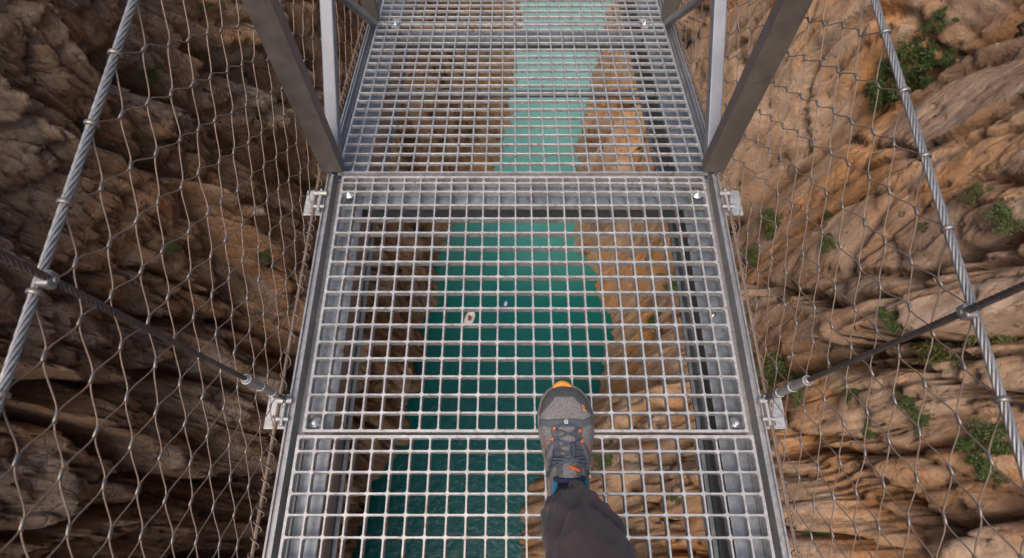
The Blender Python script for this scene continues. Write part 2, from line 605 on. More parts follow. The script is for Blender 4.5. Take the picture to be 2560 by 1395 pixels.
# cross beams: flange then web then lower flange
for ypos, far in ((-0.044, False), (L3 - 0.02, True), (0.40, True)):
    def cross(bm, ypos=ypos, far=far):
        w = 0.411 if not far else 0.404
        if far and ypos < 0.5:
            box_bm(bm, -w, w, ypos - 0.010, ypos + 0.010, -0.045, -0.030, 0.002)
            return
        box_bm(bm, -w, w, ypos - 0.034, ypos + 0.034, -0.040, -0.032, 0.001)
        box_bm(bm, -w, w, ypos - 0.030, ypos - 0.024, -0.088 if not far else -0.066, -0.039)
        box_bm(bm, -w, w, ypos - 0.024, ypos + 0.030, -0.087 if not far else -0.065, -0.081 if not far else -0.059)
    frame_part("cross_beam", M["beam"], cross, far)

# posts and braces, local to the bridge empty (origin at the joint)
UPF = Vector((0, math.cos(SLOPE), math.sin(SLOPE)))


def post_at(y, z, sx, h=1.02, xi=0.463, wdt=0.052):
    X = sorted((sx * xi, sx * (xi + wdt)))
    bm = bmesh.new()
    # channel section, its web towards the viewer
    box_bm(bm, X[0], X[1], y - 0.004, y + 0.001, z, z + h, 0.0008)
    box_bm(bm, X[0], X[0] + 0.005, y + 0.001, y + 0.030, z, z + h, 0.0008)
    box_bm(bm, X[1] - 0.005, X[1], y + 0.001, y + 0.030, z, z + h, 0.0008)
    p = from_bm("post", bm, M["post"], bridge)
    bm = bmesh.new()
    lip = X[1] - 0.005 if sx < 0 else X[0] + 0.005
    XX = sorted((lip, lip + (-0.012 if sx < 0 else 0.012)))
    box_bm(bm, XX[0], XX[1], y + 0.026, y + 0.0298, z + 0.01, z + h, 0.0006)
    from_bm("post_lip", bm, M["post"], p)
    return p


def beam_between(a, b, w, h, mat, name, up=(0, 0, 1)):
    a, b = Vector(a), Vector(b)
    d = (b - a); L = d.length; d.normalize()
    x = d.cross(Vector(up)).normalized(); zz = x.cross(d)
    mt = Matrix((x, d, zz)).transposed().to_4x4(); mt.translation = a
    bm = bmesh.new()
    box_bm(bm, -w / 2, w / 2, 0, L, -h / 2, h / 2, 0.003)
    o = from_bm(name, bm, mat, bridge)
    o.matrix_local = mt
    return o


j2 = UPF * L3
for sx in (-1, 1):
    post_at(0.006, 0.006, sx)
    post_at(j2.y + 0.006, j2.z + 0.006, sx, 0.95, 0.47, 0.045)
    ap = Vector((sx * 0.486, 0.388, 0.262))
    beam_between((sx * 0.486, 0.034, 0.012), ap, 0.032, 0.030, M["brace"], "brace")
    beam_between((sx * 0.486, j2.y - 0.012, j2.z + 0.012), ap + Vector((0, 0.012, -0.02)), 0.024, 0.020, M["rail"], "brace")
    beam_between(ap + Vector((0, 0.004, 0)), ap + Vector((0, 0.004, 0.50)), 0.030, 0.030, M["brace"], "brace", up=(0, 1, 0))

    # bracket plates hung on the rail, one by the post and one under the hanger
    for yy, sc in ((-0.085, 0.9), (0.315 - 0.927, 1.0)):
        bm = bmesh.new()
        X = sorted((sx * 0.5025, sx * (0.547 if yy > -0.2 else 0.547)))
        box_bm(bm, X[0], X[1], yy - 0.038, yy + 0.036, -0.006, -0.001, 0.001)
        X2 = sorted((sx * 0.503, sx * 0.509))
        box_bm(bm, X2[0], X2[1], yy - 0.034, yy + 0.030, -0.0012, 0.016, 0.0015)
        g = bmesh.ops.create_cone(bm, cap_ends=True, segments=16, radius1=0.006, radius2=0.006, depth=0.030,
                                  matrix=Matrix.Translation((sx * 0.506, yy + 0.018, 0.012)) @ Matrix.Rotation(math.pi / 2, 4, "Y"))
        g = bmesh.ops.create_cone(bm, cap_ends=True, segments=16, radius1=0.0045, radius2=0.0045, depth=0.026,
                                  matrix=Matrix.Translation((sx * 0.506, yy - 0.020, 0.010)) @ Matrix.Rotation(math.pi / 2, 4, "Y"))
        br = from_bm("bracket", bm, M["plate"], bridge)

# ------------------------------------------------------------------ cables, hangers, nets
SIDES = {-1: dict(x=-0.525, zc=0.672, pitch=0.107, s0=0.265, rows=18, top=0.062),
         1: dict(x=0.517, zc=0.586, pitch=0.107, s0=0.283, rows=16, top=0.065)}


def cable_z(sd, s):
    return sd["zc"] + sd["top"] * s


for sx, sd in SIDES.items():
    word = "left" if sx < 0 else "right"
    x = XC + sd["x"]
    cab = thing("steel_cable", "thick twisted steel cable along the top of the %s wire net" % word, "cable", (x, 0, sd["zc"]), "cables carrying the wire nets")
    acc = Acc()
    pts = [(0, s, sd["top"] * s) for s in np.linspace(-0.9, 0.95, 20)]
    rope_acc(acc, pts, 0.0054, 6, 0.085, 0.005)
    acc.build("strand_rope", M["cable"], cab)
    tv, tf = torus_arrays(0.0068, 0.0018, 22, 8)
    me = bpy.data.meshes.new("cable_ring")
    me.from_pydata(tv, [], tf); me.materials.append(M["ferrule"])
    me.polygons.foreach_set("use_smooth", [True] * len(me.polygons))
    for k in range(-4, 7):
        s = sd["s0"] + k * sd["pitch"]
        r = bpy.data.objects.new("cable_ring", me)
        COL.objects.link(r); r.parent = cab
        r.location = (0, s, sd["top"] * s)
        r.rotation_euler = (math.pi / 2 + 0.06 + random.uniform(-.1, .1), 0, random.uniform(-.1, .1))
        r.scale = (1, 1, 1.7)

    # hanger
    b0 = Vector((sx * (0.508) + XC, 0.337, 0.016))
    zt = cable_z(sd, 0.28)
    top = Vector((x - sx * 0.012, 0.280, zt))
    far_top = b0 + (top - b0) * 2.2
    hg = thing("hanger_cable", "dark thin cable rising from the %s edge bracket through a sleeve to the thick cable" % word, "cable", b0, "hangers beside the walkway")
    acc = Acc()
    rope_acc(acc, [(0, 0, 0), tuple(far_top - b0)], 0.0046, 6, 0.05, 0.004)
    acc.build("strand_rope", M["darkcable"], hg)
    d = (top - b0).normalized()
    acc = Acc()
    lens = [0.040, 0.046, 0.05, 0.185, 0.19, 0.194]
    acc.tube([tuple(d * l) for l in lens], [0.0050, 0.0072, 0.0082, 0.0082, 0.0078, 0.0055], 16)
    slv = acc.build("sleeve", M["rail"], hg)
    tv, tf = torus_arrays(0.0085, 0.0014, 22, 8)
    q = Vector((0, 0, 1)).rotation_difference(d)
    for l in (0.068, 0.125, 0.188):
        rr = from_arrays("collar", tv, tf, M["plate"], slv)
        rr.location = d * l
        rr.rotation_mode = "QUATERNION"; rr.rotation_quaternion = q
    # eye at the bracket, clamp at the thick cable
    acc = Acc()
    acc.tube([(0.004 * math.cos(a), 0.009 * math.sin(a), -0.004 + 0.009 * math.cos(a)) for a in np.linspace(0, 6.0, 18)], 0.0028, 8)
    acc.build("eye", M["darkcable"], hg)
    bm = bmesh.new()
    box_bm(bm, -0.008, 0.008, -0.009, 0.009, -0.0078, 0.0078, 0.003)
    bmesh.ops.create_cone(bm, cap_ends=True, segments=12, radius1=0.0035, radius2=0.0035, depth=0.022, matrix=Matrix.Rotation(math.pi / 2, 4, "Y"))
    cl = from_bm("cable_clamp", bm, M["cable"], hg)
    cl.location = top - b0 + Vector((sx * 0.004, 0, 0))

    # ---- wire net
    net = thing("wire_net", "diamond steel wire net closing the %s side of the walkway below its cable" % word, "safety net", (XC + sd["x"], 0, 0), "wire nets beside the walkway")
    rows, pitch = sd["rows"], sd["pitch"]
    half = pitch / 2
    kmin, kmax = -14, 50       # half-steps along the deck
    K = kmax - kmin + 1
    jit_s = rng.normal(0, 0.0016, (rows + 1, K)); jit_z = rng.normal(0, 0.0014, (rows + 1, K)); jit_x = rng.normal(0, 0.0020, (rows + 1, K))
    nodes = np.zeros((rows + 1, K, 3))
    bulge = 0.010
    for i in range(rows + 1):
        t = i / rows
        for kk in range(K):
            k = kk + kmin
            s = sd["s0"] + k * half
            tot = cable_z(sd, min(s, 0.95)) - 0.004
            e = 0 if i in (0, rows) else 1
            p = base(s + e * jit_s[i, kk], 0, 0)
            # rope mesh sags a little between deck edge and cable
            zz = -0.012 + t * (tot + 0.012)
            nodes[i, kk] = (sx * bulge * math.sin(math.pi * t) * 0.6 + e * jit_x[i, kk], p.y, p.z + zz + e * jit_z[i, kk])
    wr = 0.00105
    fx = [0, 0.09, 0.18, 0.28, 0.39, 0.50, 0.61, 0.72, 0.82, 0.91]
    fz = [0, 0.005, 0.055, 0.17, 0.33, 0.50, 0.67, 0.83, 0.945, 0.995]
    for i in range(rows):
        pts = []
        for kk in range(K - 1):
            k = kk + kmin
            def nd(kq):
                kqq = kq + kmin
                # row r uses half-steps whose parity matches (rows - r)
                up = ((kqq + rows - i) % 2 == 1)
                row = i + 1 if up else i
                q = nodes[row, kq].copy()
                q[2] += -wr * 1.0 if up else wr * 1.0
                return q
            a, b = nd(kk), nd(kk + 1)
            for f, g in zip(fx, fz):
                q = a + (b - a) * f
                q[2] = a[2] + (b[2] - a[2]) * g
                pts.append(q)
        V, F = tube_arrays(pts, wr, 5)
        from_arrays("wire", V, F, M["wire"], net)
    # ferrules
    V, F = tube_arrays([(0, -0.0068, 0), (0, -0.0064, 0), (0, 0.0064, 0), (0, 0.0068, 0)], [0.0017, 0.0020, 0.0020, 0.0017], 10)
    V[:, 2] *= 1.5
    fme = bpy.data.meshes.new("ferrule"); fme.from_pydata([tuple(v) for v in V], [], F); fme.materials.append(M["ferrule"])
    fme.polygons.foreach_set("use_smooth", [True] * len(fme.polygons))
    cand = []
    for i in range(1, rows):
        for kk in range(1, K - 1):
            k = kk + kmin
            if (k + rows - i) % 2 == 0:
                p = Vector(nodes[i, kk]) + net.location
                rel = p - CAM
                dep = rel.y * CP - rel.z * SP
                u = rel.x / dep * F_PX; v = (-rel.z * CP - rel.y * SP) / dep * F_PX
                vis = dep > 0 and abs(u) < 1290 and abs(v) < 705
                tang = Vector(nodes[i, min(kk + 2, K - 1)]) - Vector(nodes[i, max(kk - 2, 0)])
                cand.append((0 if vis else 1, dep, Vector(nodes[i, kk]), math.atan2(tang.z, tang.y)))
    cand.sort(key=lambda c: (c[0], c[1]))
    rest = Acc()
    for n_, (vis, dep, p, ang) in enumerate(cand):
        a2 = ang + random.uniform(-.12, .12)
        if n_ < 100:
            o = bpy.data.objects.new("ferrule", fme); COL.objects.link(o); o.parent = net
            o.location = p; o.rotation_euler = (a2, 0, random.uniform(-.15, .15))
        else:
            c_, s_ = math.cos(a2), math.sin(a2)
            W = np.stack([V[:, 0] + p.x, V[:, 1] * c_ - V[:, 2] * s_ + p.y, V[:, 1] * s_ + V[:, 2] * c_ + p.z], 1)
            rest.add(W, F)
    ro = rest.build("ferrules", M["ferrule"], net)
    ro["kind"] = "stuff"
    # lacing along the edge rail: a straight rope with a wire wound around it
    acc = Acc()
    line = [tuple(base(s, sd["x"] * 0.995, 0.001) - net.location) for s in np.linspace(-0.6, 2.55, 90)]
    rope_acc(acc, line, 0.0040, 5, 0.05, 0.008, 5)
    acc.build("edge_rope", M["wire"], net)
    ss = np.linspace(-0.55, 2.5, 1500)
    coil = []
    ph = 0
    for s in ss:
        ph += (ss[1] - ss[0]) / 0.036 * 2 * math.pi * (1 + 0.35 * math.sin(s * 11.0))
        p = base(s, sd["x"] - sx * 0.003, 0.0) - net.location
        coil.append((p.x + 0.0085 * math.cos(ph), p.y, p.z + 0.0075 * math.sin(ph)))
    acc = Acc(); acc.tube(coil, 0.0013, 5)
    acc.build("lacing_wire", M["wire"], net)
    if sx < 0:
        # repaired wire end with a larger swage near the lower left
        i, kk = 6, int(round((-0.03 - sd["s0"]) / half)) - kmin
        p = Vector(nodes[i, kk])
        acc = Acc()
        acc.tube([p + Vector((0.004, 0.030, 0.022)), p + Vector((0.006, 0.02, 0.012)), p + Vector((0.006, -0.012, -0.010)), p + Vector((0.004, -0.02, -0.014))], [0.0030, 0.0048, 0.0048, 0.0030], 12)
        acc.build("swage", M["plate"], net)

def hash2(ix, iy, seed):
    h = (ix * 374761393 + iy * 668265263 + seed * 982451653) & 0xFFFFFFFF
    h = ((h ^ (h >> 13)) * 1274126177) & 0xFFFFFFFF
    return h ^ (h >> 16)


def perlin(x, y, seed=0):
    xi = np.floor(x).astype(np.int64); yi = np.floor(y).astype(np.int64)
    xf = x - xi; yf = y - yi
    u = xf * xf * xf * (xf * (xf * 6 - 15) + 10); v = yf * yf * yf * (yf * (yf * 6 - 15) + 10)

    def g(dx, dy):
        a = hash2(xi + dx, yi + dy, seed) * (2 * np.pi / 4294967296.0)
        return np.cos(a) * (xf - dx) + np.sin(a) * (yf - dy)
    n0 = g(0, 0) * (1 - u) + g(1, 0) * u
    n1 = g(0, 1) * (1 - u) + g(1, 1) * u
    return (n0 * (1 - v) + n1 * v) * 1.5


def fbm(x, y, seed, o=4):
    s = 0; a = 1; t = 0
    for k in range(o):
        s = s + a * perlin(x * 2 ** k, y * 2 ** k, seed + k); t += a; a *= .5
    return s / t


def billow(x, y, seed, p=0.75):
    return np.abs(perlin(x, y, seed)) ** p


def voronoi(x, y, seed, jit=0.9):
    """nearest cell id hash, offset to its point, and F2 - F1"""
    xi = np.floor(x).astype(np.int64); yi = np.floor(y).astype(np.int64)
    f1 = np.full(x.shape, 9.0); f2 = np.full(x.shape, 9.0)
    hx = np.zeros(x.shape, np.int64); dx1 = np.zeros(x.shape); dy1 = np.zeros(x.shape)
    for a in (-1, 0, 1):
        for b in (-1, 0, 1):
            h = hash2(xi + a, yi + b, seed)
            px = xi + a + 0.5 + jit * ((h & 1023) / 1023.0 - 0.5)
            py = yi + b + 0.5 + jit * (((h >> 10) & 1023) / 1023.0 - 0.5)
            dx, dy = x - px, y - py
            d = np.sqrt(dx * dx + dy * dy)
            n = d < f1
            f2 = np.where(n, f1, np.minimum(f2, d))
            f1 = np.where(n, d, f1)
            hx = np.where(n, h, hx); dx1 = np.where(n, dx, dx1); dy1 = np.where(n, dy, dy1)
    return hx, dx1, dy1, f2 - f1


def blocks(x, y, seed, tilt=0.6, crack=0.16, depth=0.6):
    """fractured rock: every cell a tilted facet, rounded off into a crack at its edge"""
    h, dx, dy, e = voronoi(x, y, seed)
    r1 = ((h >> 3) & 255) / 255.0; r2 = ((h >> 11) & 255) / 255.0 - .5; r3 = ((h >> 19) & 255) / 255.0 - .5
    ed = np.clip(e / crack, 0, 1)
    return 0.7 * r1 + tilt * (2 * r2 * dx + 2 * r3 * dy) - depth * (1 - ed) ** 2


# ------------------------------------------------------------------ walker's leg
person = thing("person", "walker's right leg in brown-grey trousers and a grey hiking shoe stepping on the grating", "person", (0.107, 0.06, 0.0))
LS = 0.300
tt = np.array([0, .03, .1, .25, .4, .55, .7, .8, .9, .96, .985, 1.0])
ww = np.array([.012, .024, .034, .0365, .040, .0475, .0555, .0560, .0475, .034, .023, .010])
ht = np.array([0, .10, .2, .3, .4, .5, .6, .7, .8, .88, .95, 1.0])
hh = np.array([.088, .100, .107, .112, .105, .094, .083, .071, .061, .053, .042, .026])


def smooth_interp(x, xp, fp):
    # Catmull-like smoothing of linear interpolation
    d = 0.02
    return (np.interp(x - d, xp, fp) + 2 * np.interp(x, xp, fp) + np.interp(x + d, xp, fp)) / 4


NT, NA = 150, 96
tg = 0.5 - 0.5 * np.cos(np.linspace(0, np.pi, NT))
tg = 0.6 * tg + 0.4 * np.linspace(0, 1, NT)
ag = np.linspace(0, np.pi, NA)


def shoe_pt(t, a, off=0.0):
    w = np.interp(t, tt, ww) if not hasattr(t, "shape") else np.interp(t, tt, ww)
    H = smooth_interp(t, ht, hh)
    mid = np.clip((t - 0.2) / 0.2, 0, 1) * np.clip((0.85 - t) / 0.25, 0, 1)
    e = 0.80 + 0.30 * mid                      # instep narrower at the top than the toe box
    c, s = np.cos(a), np.sin(a)
    X = (w - 0.002 + off) * np.sign(c) * np.abs(c) ** e
    Z = 0.024 + (H - 0.024 + off) * np.abs(s) ** (0.75)
    Y = t * LS + np.where(t > 0.9, off * (t - 0.9) * 10, 0)
    X = X + 0.004 * np.sin(t * 2.6)            # slight curve of the last
    return X, Y, Z


T2, A2 = np.meshgrid(tg, ag, indexing="ij")
SX, SY, SZ = shoe_pt(T2, A2)
# region of every quad
tc = (T2[:-1, :-1] + T2[1:, 1:]) / 2
ac = (A2[:-1, :-1] + A2[1:, 1:]) / 2
xc = (SX[:-1, :-1] + SX[1:, 1:]) / 2
b_ = np.abs(ac - np.pi / 2) / (np.pi / 2)      # 0 top .. 1 edge
reg = np.zeros(tc.shape, int)                   # 0 knit, 1 toe cap, 2 overlay, 3 open, 4 tongue
reg[(b_ < 0.60) & (tc < 0.325) & (tc > 0.03)] = 3
xn = np.abs(xc) / np.interp(tc, tt, ww)
cap = 0.905 - 0.115 * np.clip((xn - 0.40) / 0.45, 0, 1) ** 0.8
reg[tc > cap] = 1
sad = ((xn > 0.30) & (xn < 0.56) & (tc > 0.36) & (tc < 0.70)) | ((xn < 0.56) & (tc > 0.685) & (tc < 0.735))
wing = (xn >= 0.5) & (np.abs(tc - (0.70 + 0.10 * (xn - 0.5))) < 0.024)
wing2 = (xn >= 0.5) & (np.abs(tc - (0.60 - 0.22 * (xn - 0.5))) < 0.013)
wing3 = (xn >= 0.5) & (np.abs(tc - (0.50 - 0.30 * (xn - 0.5))) < 0.014)
heelp = (tc < 0.2) & (b_ > 0.75)
reg[(reg == 0) & (sad | wing | wing2 | wing3 | heelp)] = 2
reg[(reg == 0) & (xn < 0.31) & (tc > 0.325) & (tc < 0.69)] = 4


def region_mesh(name, ids, mat, off, parent):
    X, Y, Z = shoe_pt(T2, A2, off)
    V = np.stack([X, Y, Z], -1).reshape(-1, 3)
    F = []
    ii, jj = np.nonzero(np.isin(reg, ids))
    for i, j in zip(ii, jj):
        F.append((i * NA + j, i * NA + j + 1, (i + 1) * NA + j + 1, (i + 1) * NA + j))
    me = bpy.data.meshes.new(name)
    me.from_pydata([tuple(v) for v in V], [], F)
    bm = bmesh.new(); bm.from_mesh(me)
    bmesh.ops.delete(bm, geom=[v for v in bm.verts if not v.link_faces], context="VERTS")
    bmesh.ops.recalc_face_normals(bm, faces=bm.faces)
    bm.to_mesh(me); bm.free()
    me.polygons.foreach_set("use_smooth", [True] * len(me.polygons))
    o = link(name, me, mat, parent)
    if off > 0:
        s = o.modifiers.new("thickness", "SOLIDIFY"); s.thickness = 0.0016; s.offset = -1
    return o


shoe = region_mesh("shoe", [0, 1, 2, 4], M["shoe_mesh"], 0.0, person)
region_mesh("toe_cap", [1], M["shoe_dark"], 0.0014, shoe)
region_mesh("overlay", [2], M["shoe_overlay"], 0.0013, shoe)
region_mesh("tongue", [4], M["shoe_mesh"], 0.0010, shoe)
# sole
prof_t = np.concatenate([np.linspace(0, 0.06, 8), np.linspace(0.09, 0.9, 40), np.linspace(0.92, 1.0, 12)])
rings = []
for (z, gx) in ((0.0025, -0.004), (0.004, -0.001), (0.012, 0.0018), (0.022, 0.0026), (0.027, 0.0012), (0.029, -0.004)):
    w = np.interp(prof_t, tt, ww) + gx
    w[0] = max(0.006, w[0] - 0.004)
    yy = prof_t * (LS + 0.004 + gx) - gx * 0.6
    right = np.stack([w + 0.004 * np.sin(prof_t * 2.6), yy], 1)
    left = np.stack([-w + 0.004 * np.sin(prof_t * 2.6), yy], 1)[::-1]
    rings.append([(p[0], p[1], z + 0.004 * max(0, (p[1] / LS - 0.85)) * 6 * (1 if z < 0.02 else 0.4)) for p in np.concatenate([right, left])])
V = [p for r_ in rings for p in r_]
n = len(rings[0]); F = []
for l in range(len(rings) - 1):
    for k in range(n):
        F.append((l * n + k, l * n + (k + 1) % n, (l + 1) * n + (k + 1) % n, (l + 1) * n + k))
F.append(tuple(range(n))[::-1]); F.append(tuple((len(rings) - 1) * n + k for k in range(n)))
from_arrays("sole", V, F, M["sole"], shoe)
# orange toe bumper
acc = Acc()
bt = np.linspace(-0.9, 0.9, 26)
acc.tube([(0.027 * math.sin(a) - 0.001, 0.2715 + 0.0335 * math.cos(a) + 0.0, 0.0235 + 0.004 * math.cos(a)) for a in bt],
         [0.0030 + 0.0040 * math.cos(a / 0.9 * math.pi / 2) for a in bt], 12)
acc.build("toe_bumper", M["orange"], shoe)


def on_shoe(t, x, off=0.002):
    """point of the upper above lateral position x"""
    w = float(np.interp(t, tt, ww))
    aa = np.linspace(0.02, np.pi - 0.02, 200)
    X, Y, Z = shoe_pt(np.full(200, t), aa, off)
    k = int(np.argmin(np.abs(X - x)))
    return Vector((X[k], Y[k], Z[k]))


def lace(pts, r=0.0017, name="lace", mat="lace"):
    P = [on_shoe(t, x, o) for t, x, o in pts]
    Q = []
    for i in range(len(P) - 1):
        for f in np.linspace(0, 1, 9)[:-1]:
            t = pts[i][0] + (pts[i + 1][0] - pts[i][0]) * f
            x = pts[i][1] + (pts[i + 1][1] - pts[i][1]) * f
            o = pts[i][2] + (pts[i + 1][2] - pts[i][2]) * f
            Q.append(on_shoe(t, x, o + 0.0012 * math.sin(math.pi * f)))
    Q.append(P[-1])
    Q = np.array([tuple(q) for q in Q])
    for _ in range(2):
        Q[1:-1] = (Q[:-2] + 2 * Q[1:-1] + Q[2:]) / 4
    acc = Acc(); acc.tube(Q, r, 8)
    return acc.build(name, M[mat], shoe)


eye = [(0.665, 0.0235), (0.595, 0.0265), (0.53, 0.0280), (0.465, 0.0285)]
lace([(0.672, -0.0235, .003), (0.692, -0.012, .0045), (0.692, 0.008, .0045), (0.662, 0.0255, .003)])
for i in range(3):
    a, b = eye[i], eye[i + 1]
    lace([(a[0], -a[1], .0035), ((a[0] + b[0]) / 2, 0.0, .0055), (b[0], b[1], .0035)])
    lace([(a[0] - .005, a[1], .0035), ((a[0] + b[0]) / 2 - .006, 0.0, .004), (b[0], -b[1], .0035)])
# hanging side runs of cord, bow and ends
lace([(0.53, -0.028, .004), (0.47, -0.031, .005), (0.43, -0.036, .004)])
lace([(0.53, 0.028, .004), (0.47, 0.031, .005), (0.44, 0.035, .004)])
lace([(0.465, -0.0285, .004), (0.452, -0.012, .007), (0.448, 0.004, .009)])
lace([(0.465, 0.0285, .004), (0.455, 0.014, .007), (0.448, 0.004, .009)])
lace([(0.448, 0.004, .009), (0.49, 0.001, .013), (0.545, 0.005, .012), (0.56, 0.0085, .011), (0.53, 0.011, .012), (0.448, 0.006, .009)], 0.0021)
lace([(0.448, 0.002, .009), (0.462, -0.02, .012), (0.470, -0.034, .010), (0.455, -0.037, .008), (0.442, -0.018, .010), (0.446, 0.002, .009)], 0.0021)
lace([(0.446, 0.003, .009), (0.425, 0.018, .009), (0.415, 0.031, .006), (0.385, 0.038, .004)], 0.0019)
lace([(0.446, 0.002, .009), (0.43, -0.020, .009), (0.415, -0.036, .005), (0.385, -0.043, .004)], 0.0019)
lace([(0.450, 0.005, .010), (0.470, 0.024, .012), (0.465, 0.034, .009), (0.448, 0.028, .009), (0.446, 0.004, .010)], 0.0019)
kb = bmesh.new(); bmesh.ops.create_uvsphere(kb, u_segments=12, v_segments=8, radius=0.005)
kn = from_bm("lace_knot", kb, M["lace"], shoe, True); kn.location = on_shoe(0.448, 0.003, 0.008); kn.scale = (1.2, 0.9, .8)
for (t, x) in ((0.672, -0.0235), (0.655, 0.0255), (0.60, -0.0270), (0.585, 0.0280)):
    bm = bmesh.new(); box_bm(bm, -0.0030, 0.0030, -0.0034, 0.0034, -0.0020, 0.0022, 0.0012)
    e = from_bm("eyelet_loop", bm, M["redorange"], shoe); e.location = on_shoe(t, x, 0.0030)
    e.rotation_euler = (0.3, 0.5 if x > 0 else -0.5, 0.15)


def patch(name, mat, corners, off=0.0024, nu=10, nv=4):
    """flat patch laid on the upper: corners in (t, x)"""
    V, F = [], []
    for i in range(nu + 1):
        for j in range(nv + 1):
            u, v = i / nu, j / nv
            t = (1 - u) * ((1 - v) * corners[0][0] + v * corners[3][0]) + u * ((1 - v) * corners[1][0] + v * corners[2][0])
            x = (1 - u) * ((1 - v) * corners[0][1] + v * corners[3][1]) + u * ((1 - v) * corners[1][1] + v * corners[2][1])
            V.append(tuple(on_shoe(t, x, off)))
    for i in range(nu):
        for j in range(nv):
            a = i * (nv + 1) + j
            F.append((a, a + 1, a + nv + 2, a + nv + 1))
    o = from_arrays(name, V, F, mat, shoe)
    s = o.modifiers.new("thickness", "SOLIDIFY"); s.thickness = 0.001; s.offset = 0
    return o


patch("pull_tag", M["redorange"], [(0.425, 0.000), (0.395, 0.021), (0.377, 0.020), (0.405, -0.002)], 0.0035)
patch("side_stripe", M["redorange"], [(0.585, -0.0455), (0.60, -0.0375), (0.595, -0.0370), (0.580, -0.0455)])
patch("side_stripe", M["redorange"], [(0.575, 0.0385), (0.535, 0.0462), (0.529, 0.0462), (0.569, 0.0385)])
# white looped mark on the vamp and orange angular mark on the toe cap
lace([(0.715, -0.0035, .0026), (0.728, -0.0020, .0026), (0.730, 0.002, .0026), (0.722, 0.0035, .0026), (0.714, 0.0005, .0026), (0.704, 0.0035, .0026)], 0.0007, "white_mark", "white")
lace([(0.722, -0.0038, .0026), (0.712, -0.001, .0026), (0.703, -0.0035, .0026), (0.703, 0.0032, .0026)], 0.0007, "white_mark", "white")
lace([(0.800, 0.0385, .0030), (0.845, 0.0345, .0030), (0.828, 0.0405, .0030), (0.815, 0.0375, .0030), (0.795, 0.0430, .0030)], 0.0009, "orange_mark", "orange")
# padded collar in blue lining and tongue top
ct = [(0.335, 0.55), (0.30, 0.60), (0.22, 0.62), (0.13, 0.62), (0.06, 0.6), (0.03, 0.45), (0.025, 0.0)]
left, right = [], []
for t, bb in ct:
    for lst, sg in ((left, -1), (right, 1)):
        X, Y, Z = shoe_pt(np.array([t]), np.array([np.pi / 2 - sg * bb * np.pi / 2]), 0.0)
        lst.append((X[0], Y[0], Z[0] + 0.002))
path = np.array(left + right[::-1][1:])
path2 = []
for i in range(len(path) - 1):
    for f in np.linspace(0, 1, 6)[:-1]:
        path2.append(path[i] + (path[i + 1] - path[i]) * f)
path2 = np.array(path2 + [path[-1]])
for _ in range(3):
    path2[1:-1] = (path2[:-2] + 2 * path2[1:-1] + path2[2:]) / 4
acc = Acc(); acc.tube(path2, 0.0056, 10)
acc.build("collar", M["blue"], shoe)
acc = Acc()
acc.tube([on_shoe(0.355 - 0.03 * math.cos(q * 1.5), 0.026 * math.sin(q * 1.5), 0.002) for q in np.linspace(-1, 1, 21)], 0.0050, 10)
acc.build("tongue_edge", M["navy"], shoe)

# leg under the cloth: one continuous surface from ankle to hip
legc = [(0.000, 0.075, 0.040, .030, .045), (0.0, 0.054, 0.10, .031, .038), (0.001, 0.026, 0.17, .036, .042), (0.002, -0.030, 0.26, .048, .052),
        (0.004, -0.115, 0.36, .050, .055), (0.006, -0.185, 0.45, .054, .058), (0.004, -0.27, 0.60, .066, .072), (-0.004, -0.35, 0.80, .078, .085), (-0.02, -0.38, 0.93, .085, .09)]
trc = [(0.001, 0.041, 0.108, .036, .046), (0.001, 0.038, 0.118, .041, .050), (0.002, 0.030, 0.145, .049, .056), (0.003, 0.008, 0.20, .056, .061), (0.004, -0.042, 0.275, .062, .067),
       (0.005, -0.120, 0.365, .068, .073), (0.006, -0.185, 0.45, .072, .077), (0.004, -0.275, 0.62, .082, .088), (-0.004, -0.355, 0.81, .093, .099), (-0.02, -0.385, 0.95, .100, .105)]


def loft(cs, nz, na, wr=0.0):
    C = np.array(cs)
    z = np.linspace(0, 1, len(C))
    zi = np.linspace(0, 1, nz)
    D = np.stack([np.interp(zi, z, C[:, k]) for k in range(5)], 1)
    for _ in range(int(nz / 12)):
        D[1:-1] = (D[:-2] + 2 * D[1:-1] + D[2:]) / 4
    a = np.linspace(0, 2 * np.pi, na, endpoint=False)
    Zg = D[:, 2][:, None] + 0 * a[None]
    k = np.zeros_like(Zg)
    if wr:
        A = np.angle(np.exp(1j * (a - 4.71)))[None] + 0 * Zg      # seam at the back
        z_ = Zg
        wz = z_ + 0.05 * A + 0.012 * perlin(A * 1.1, z_ * 9, 77)
        n1 = 1 - np.abs(perlin(A * 0.55 + 3.1, wz * 13.0, 71)) * 2.2
        n2 = 1 - np.abs(perlin(A * 0.9 + 8.3 - z_ * 2, (z_ - 0.07 * A) * 19.0, 73)) * 2.2
        n3 = perlin(A * 1.3, z_ * 7, 75)
        k = 0.0085 * n1 + 0.0055 * n2 + 0.005 * n3 - 0.005
        k[:3] *= 0.4
    X = D[:, 0][:, None] + (D[:, 3][:, None] + k) * np.cos(a)[None]
    Y = D[:, 1][:, None] + (D[:, 4][:, None] + k) * np.sin(a)[None]
    # rings tilt with the leg so the hem is square to it
    Zg = Zg + (Y - D[:, 1][:, None]) * 0.22 * (1 - zi[:, None])
    V = np.stack([X, Y, Zg], -1).reshape(-1, 3)
    F = [(i * na + j, i * na + (j + 1) % na, (i + 1) * na + (j + 1) % na, (i + 1) * na + j) for i in range(nz - 1) for j in range(na)]
    return V, F, na, nz


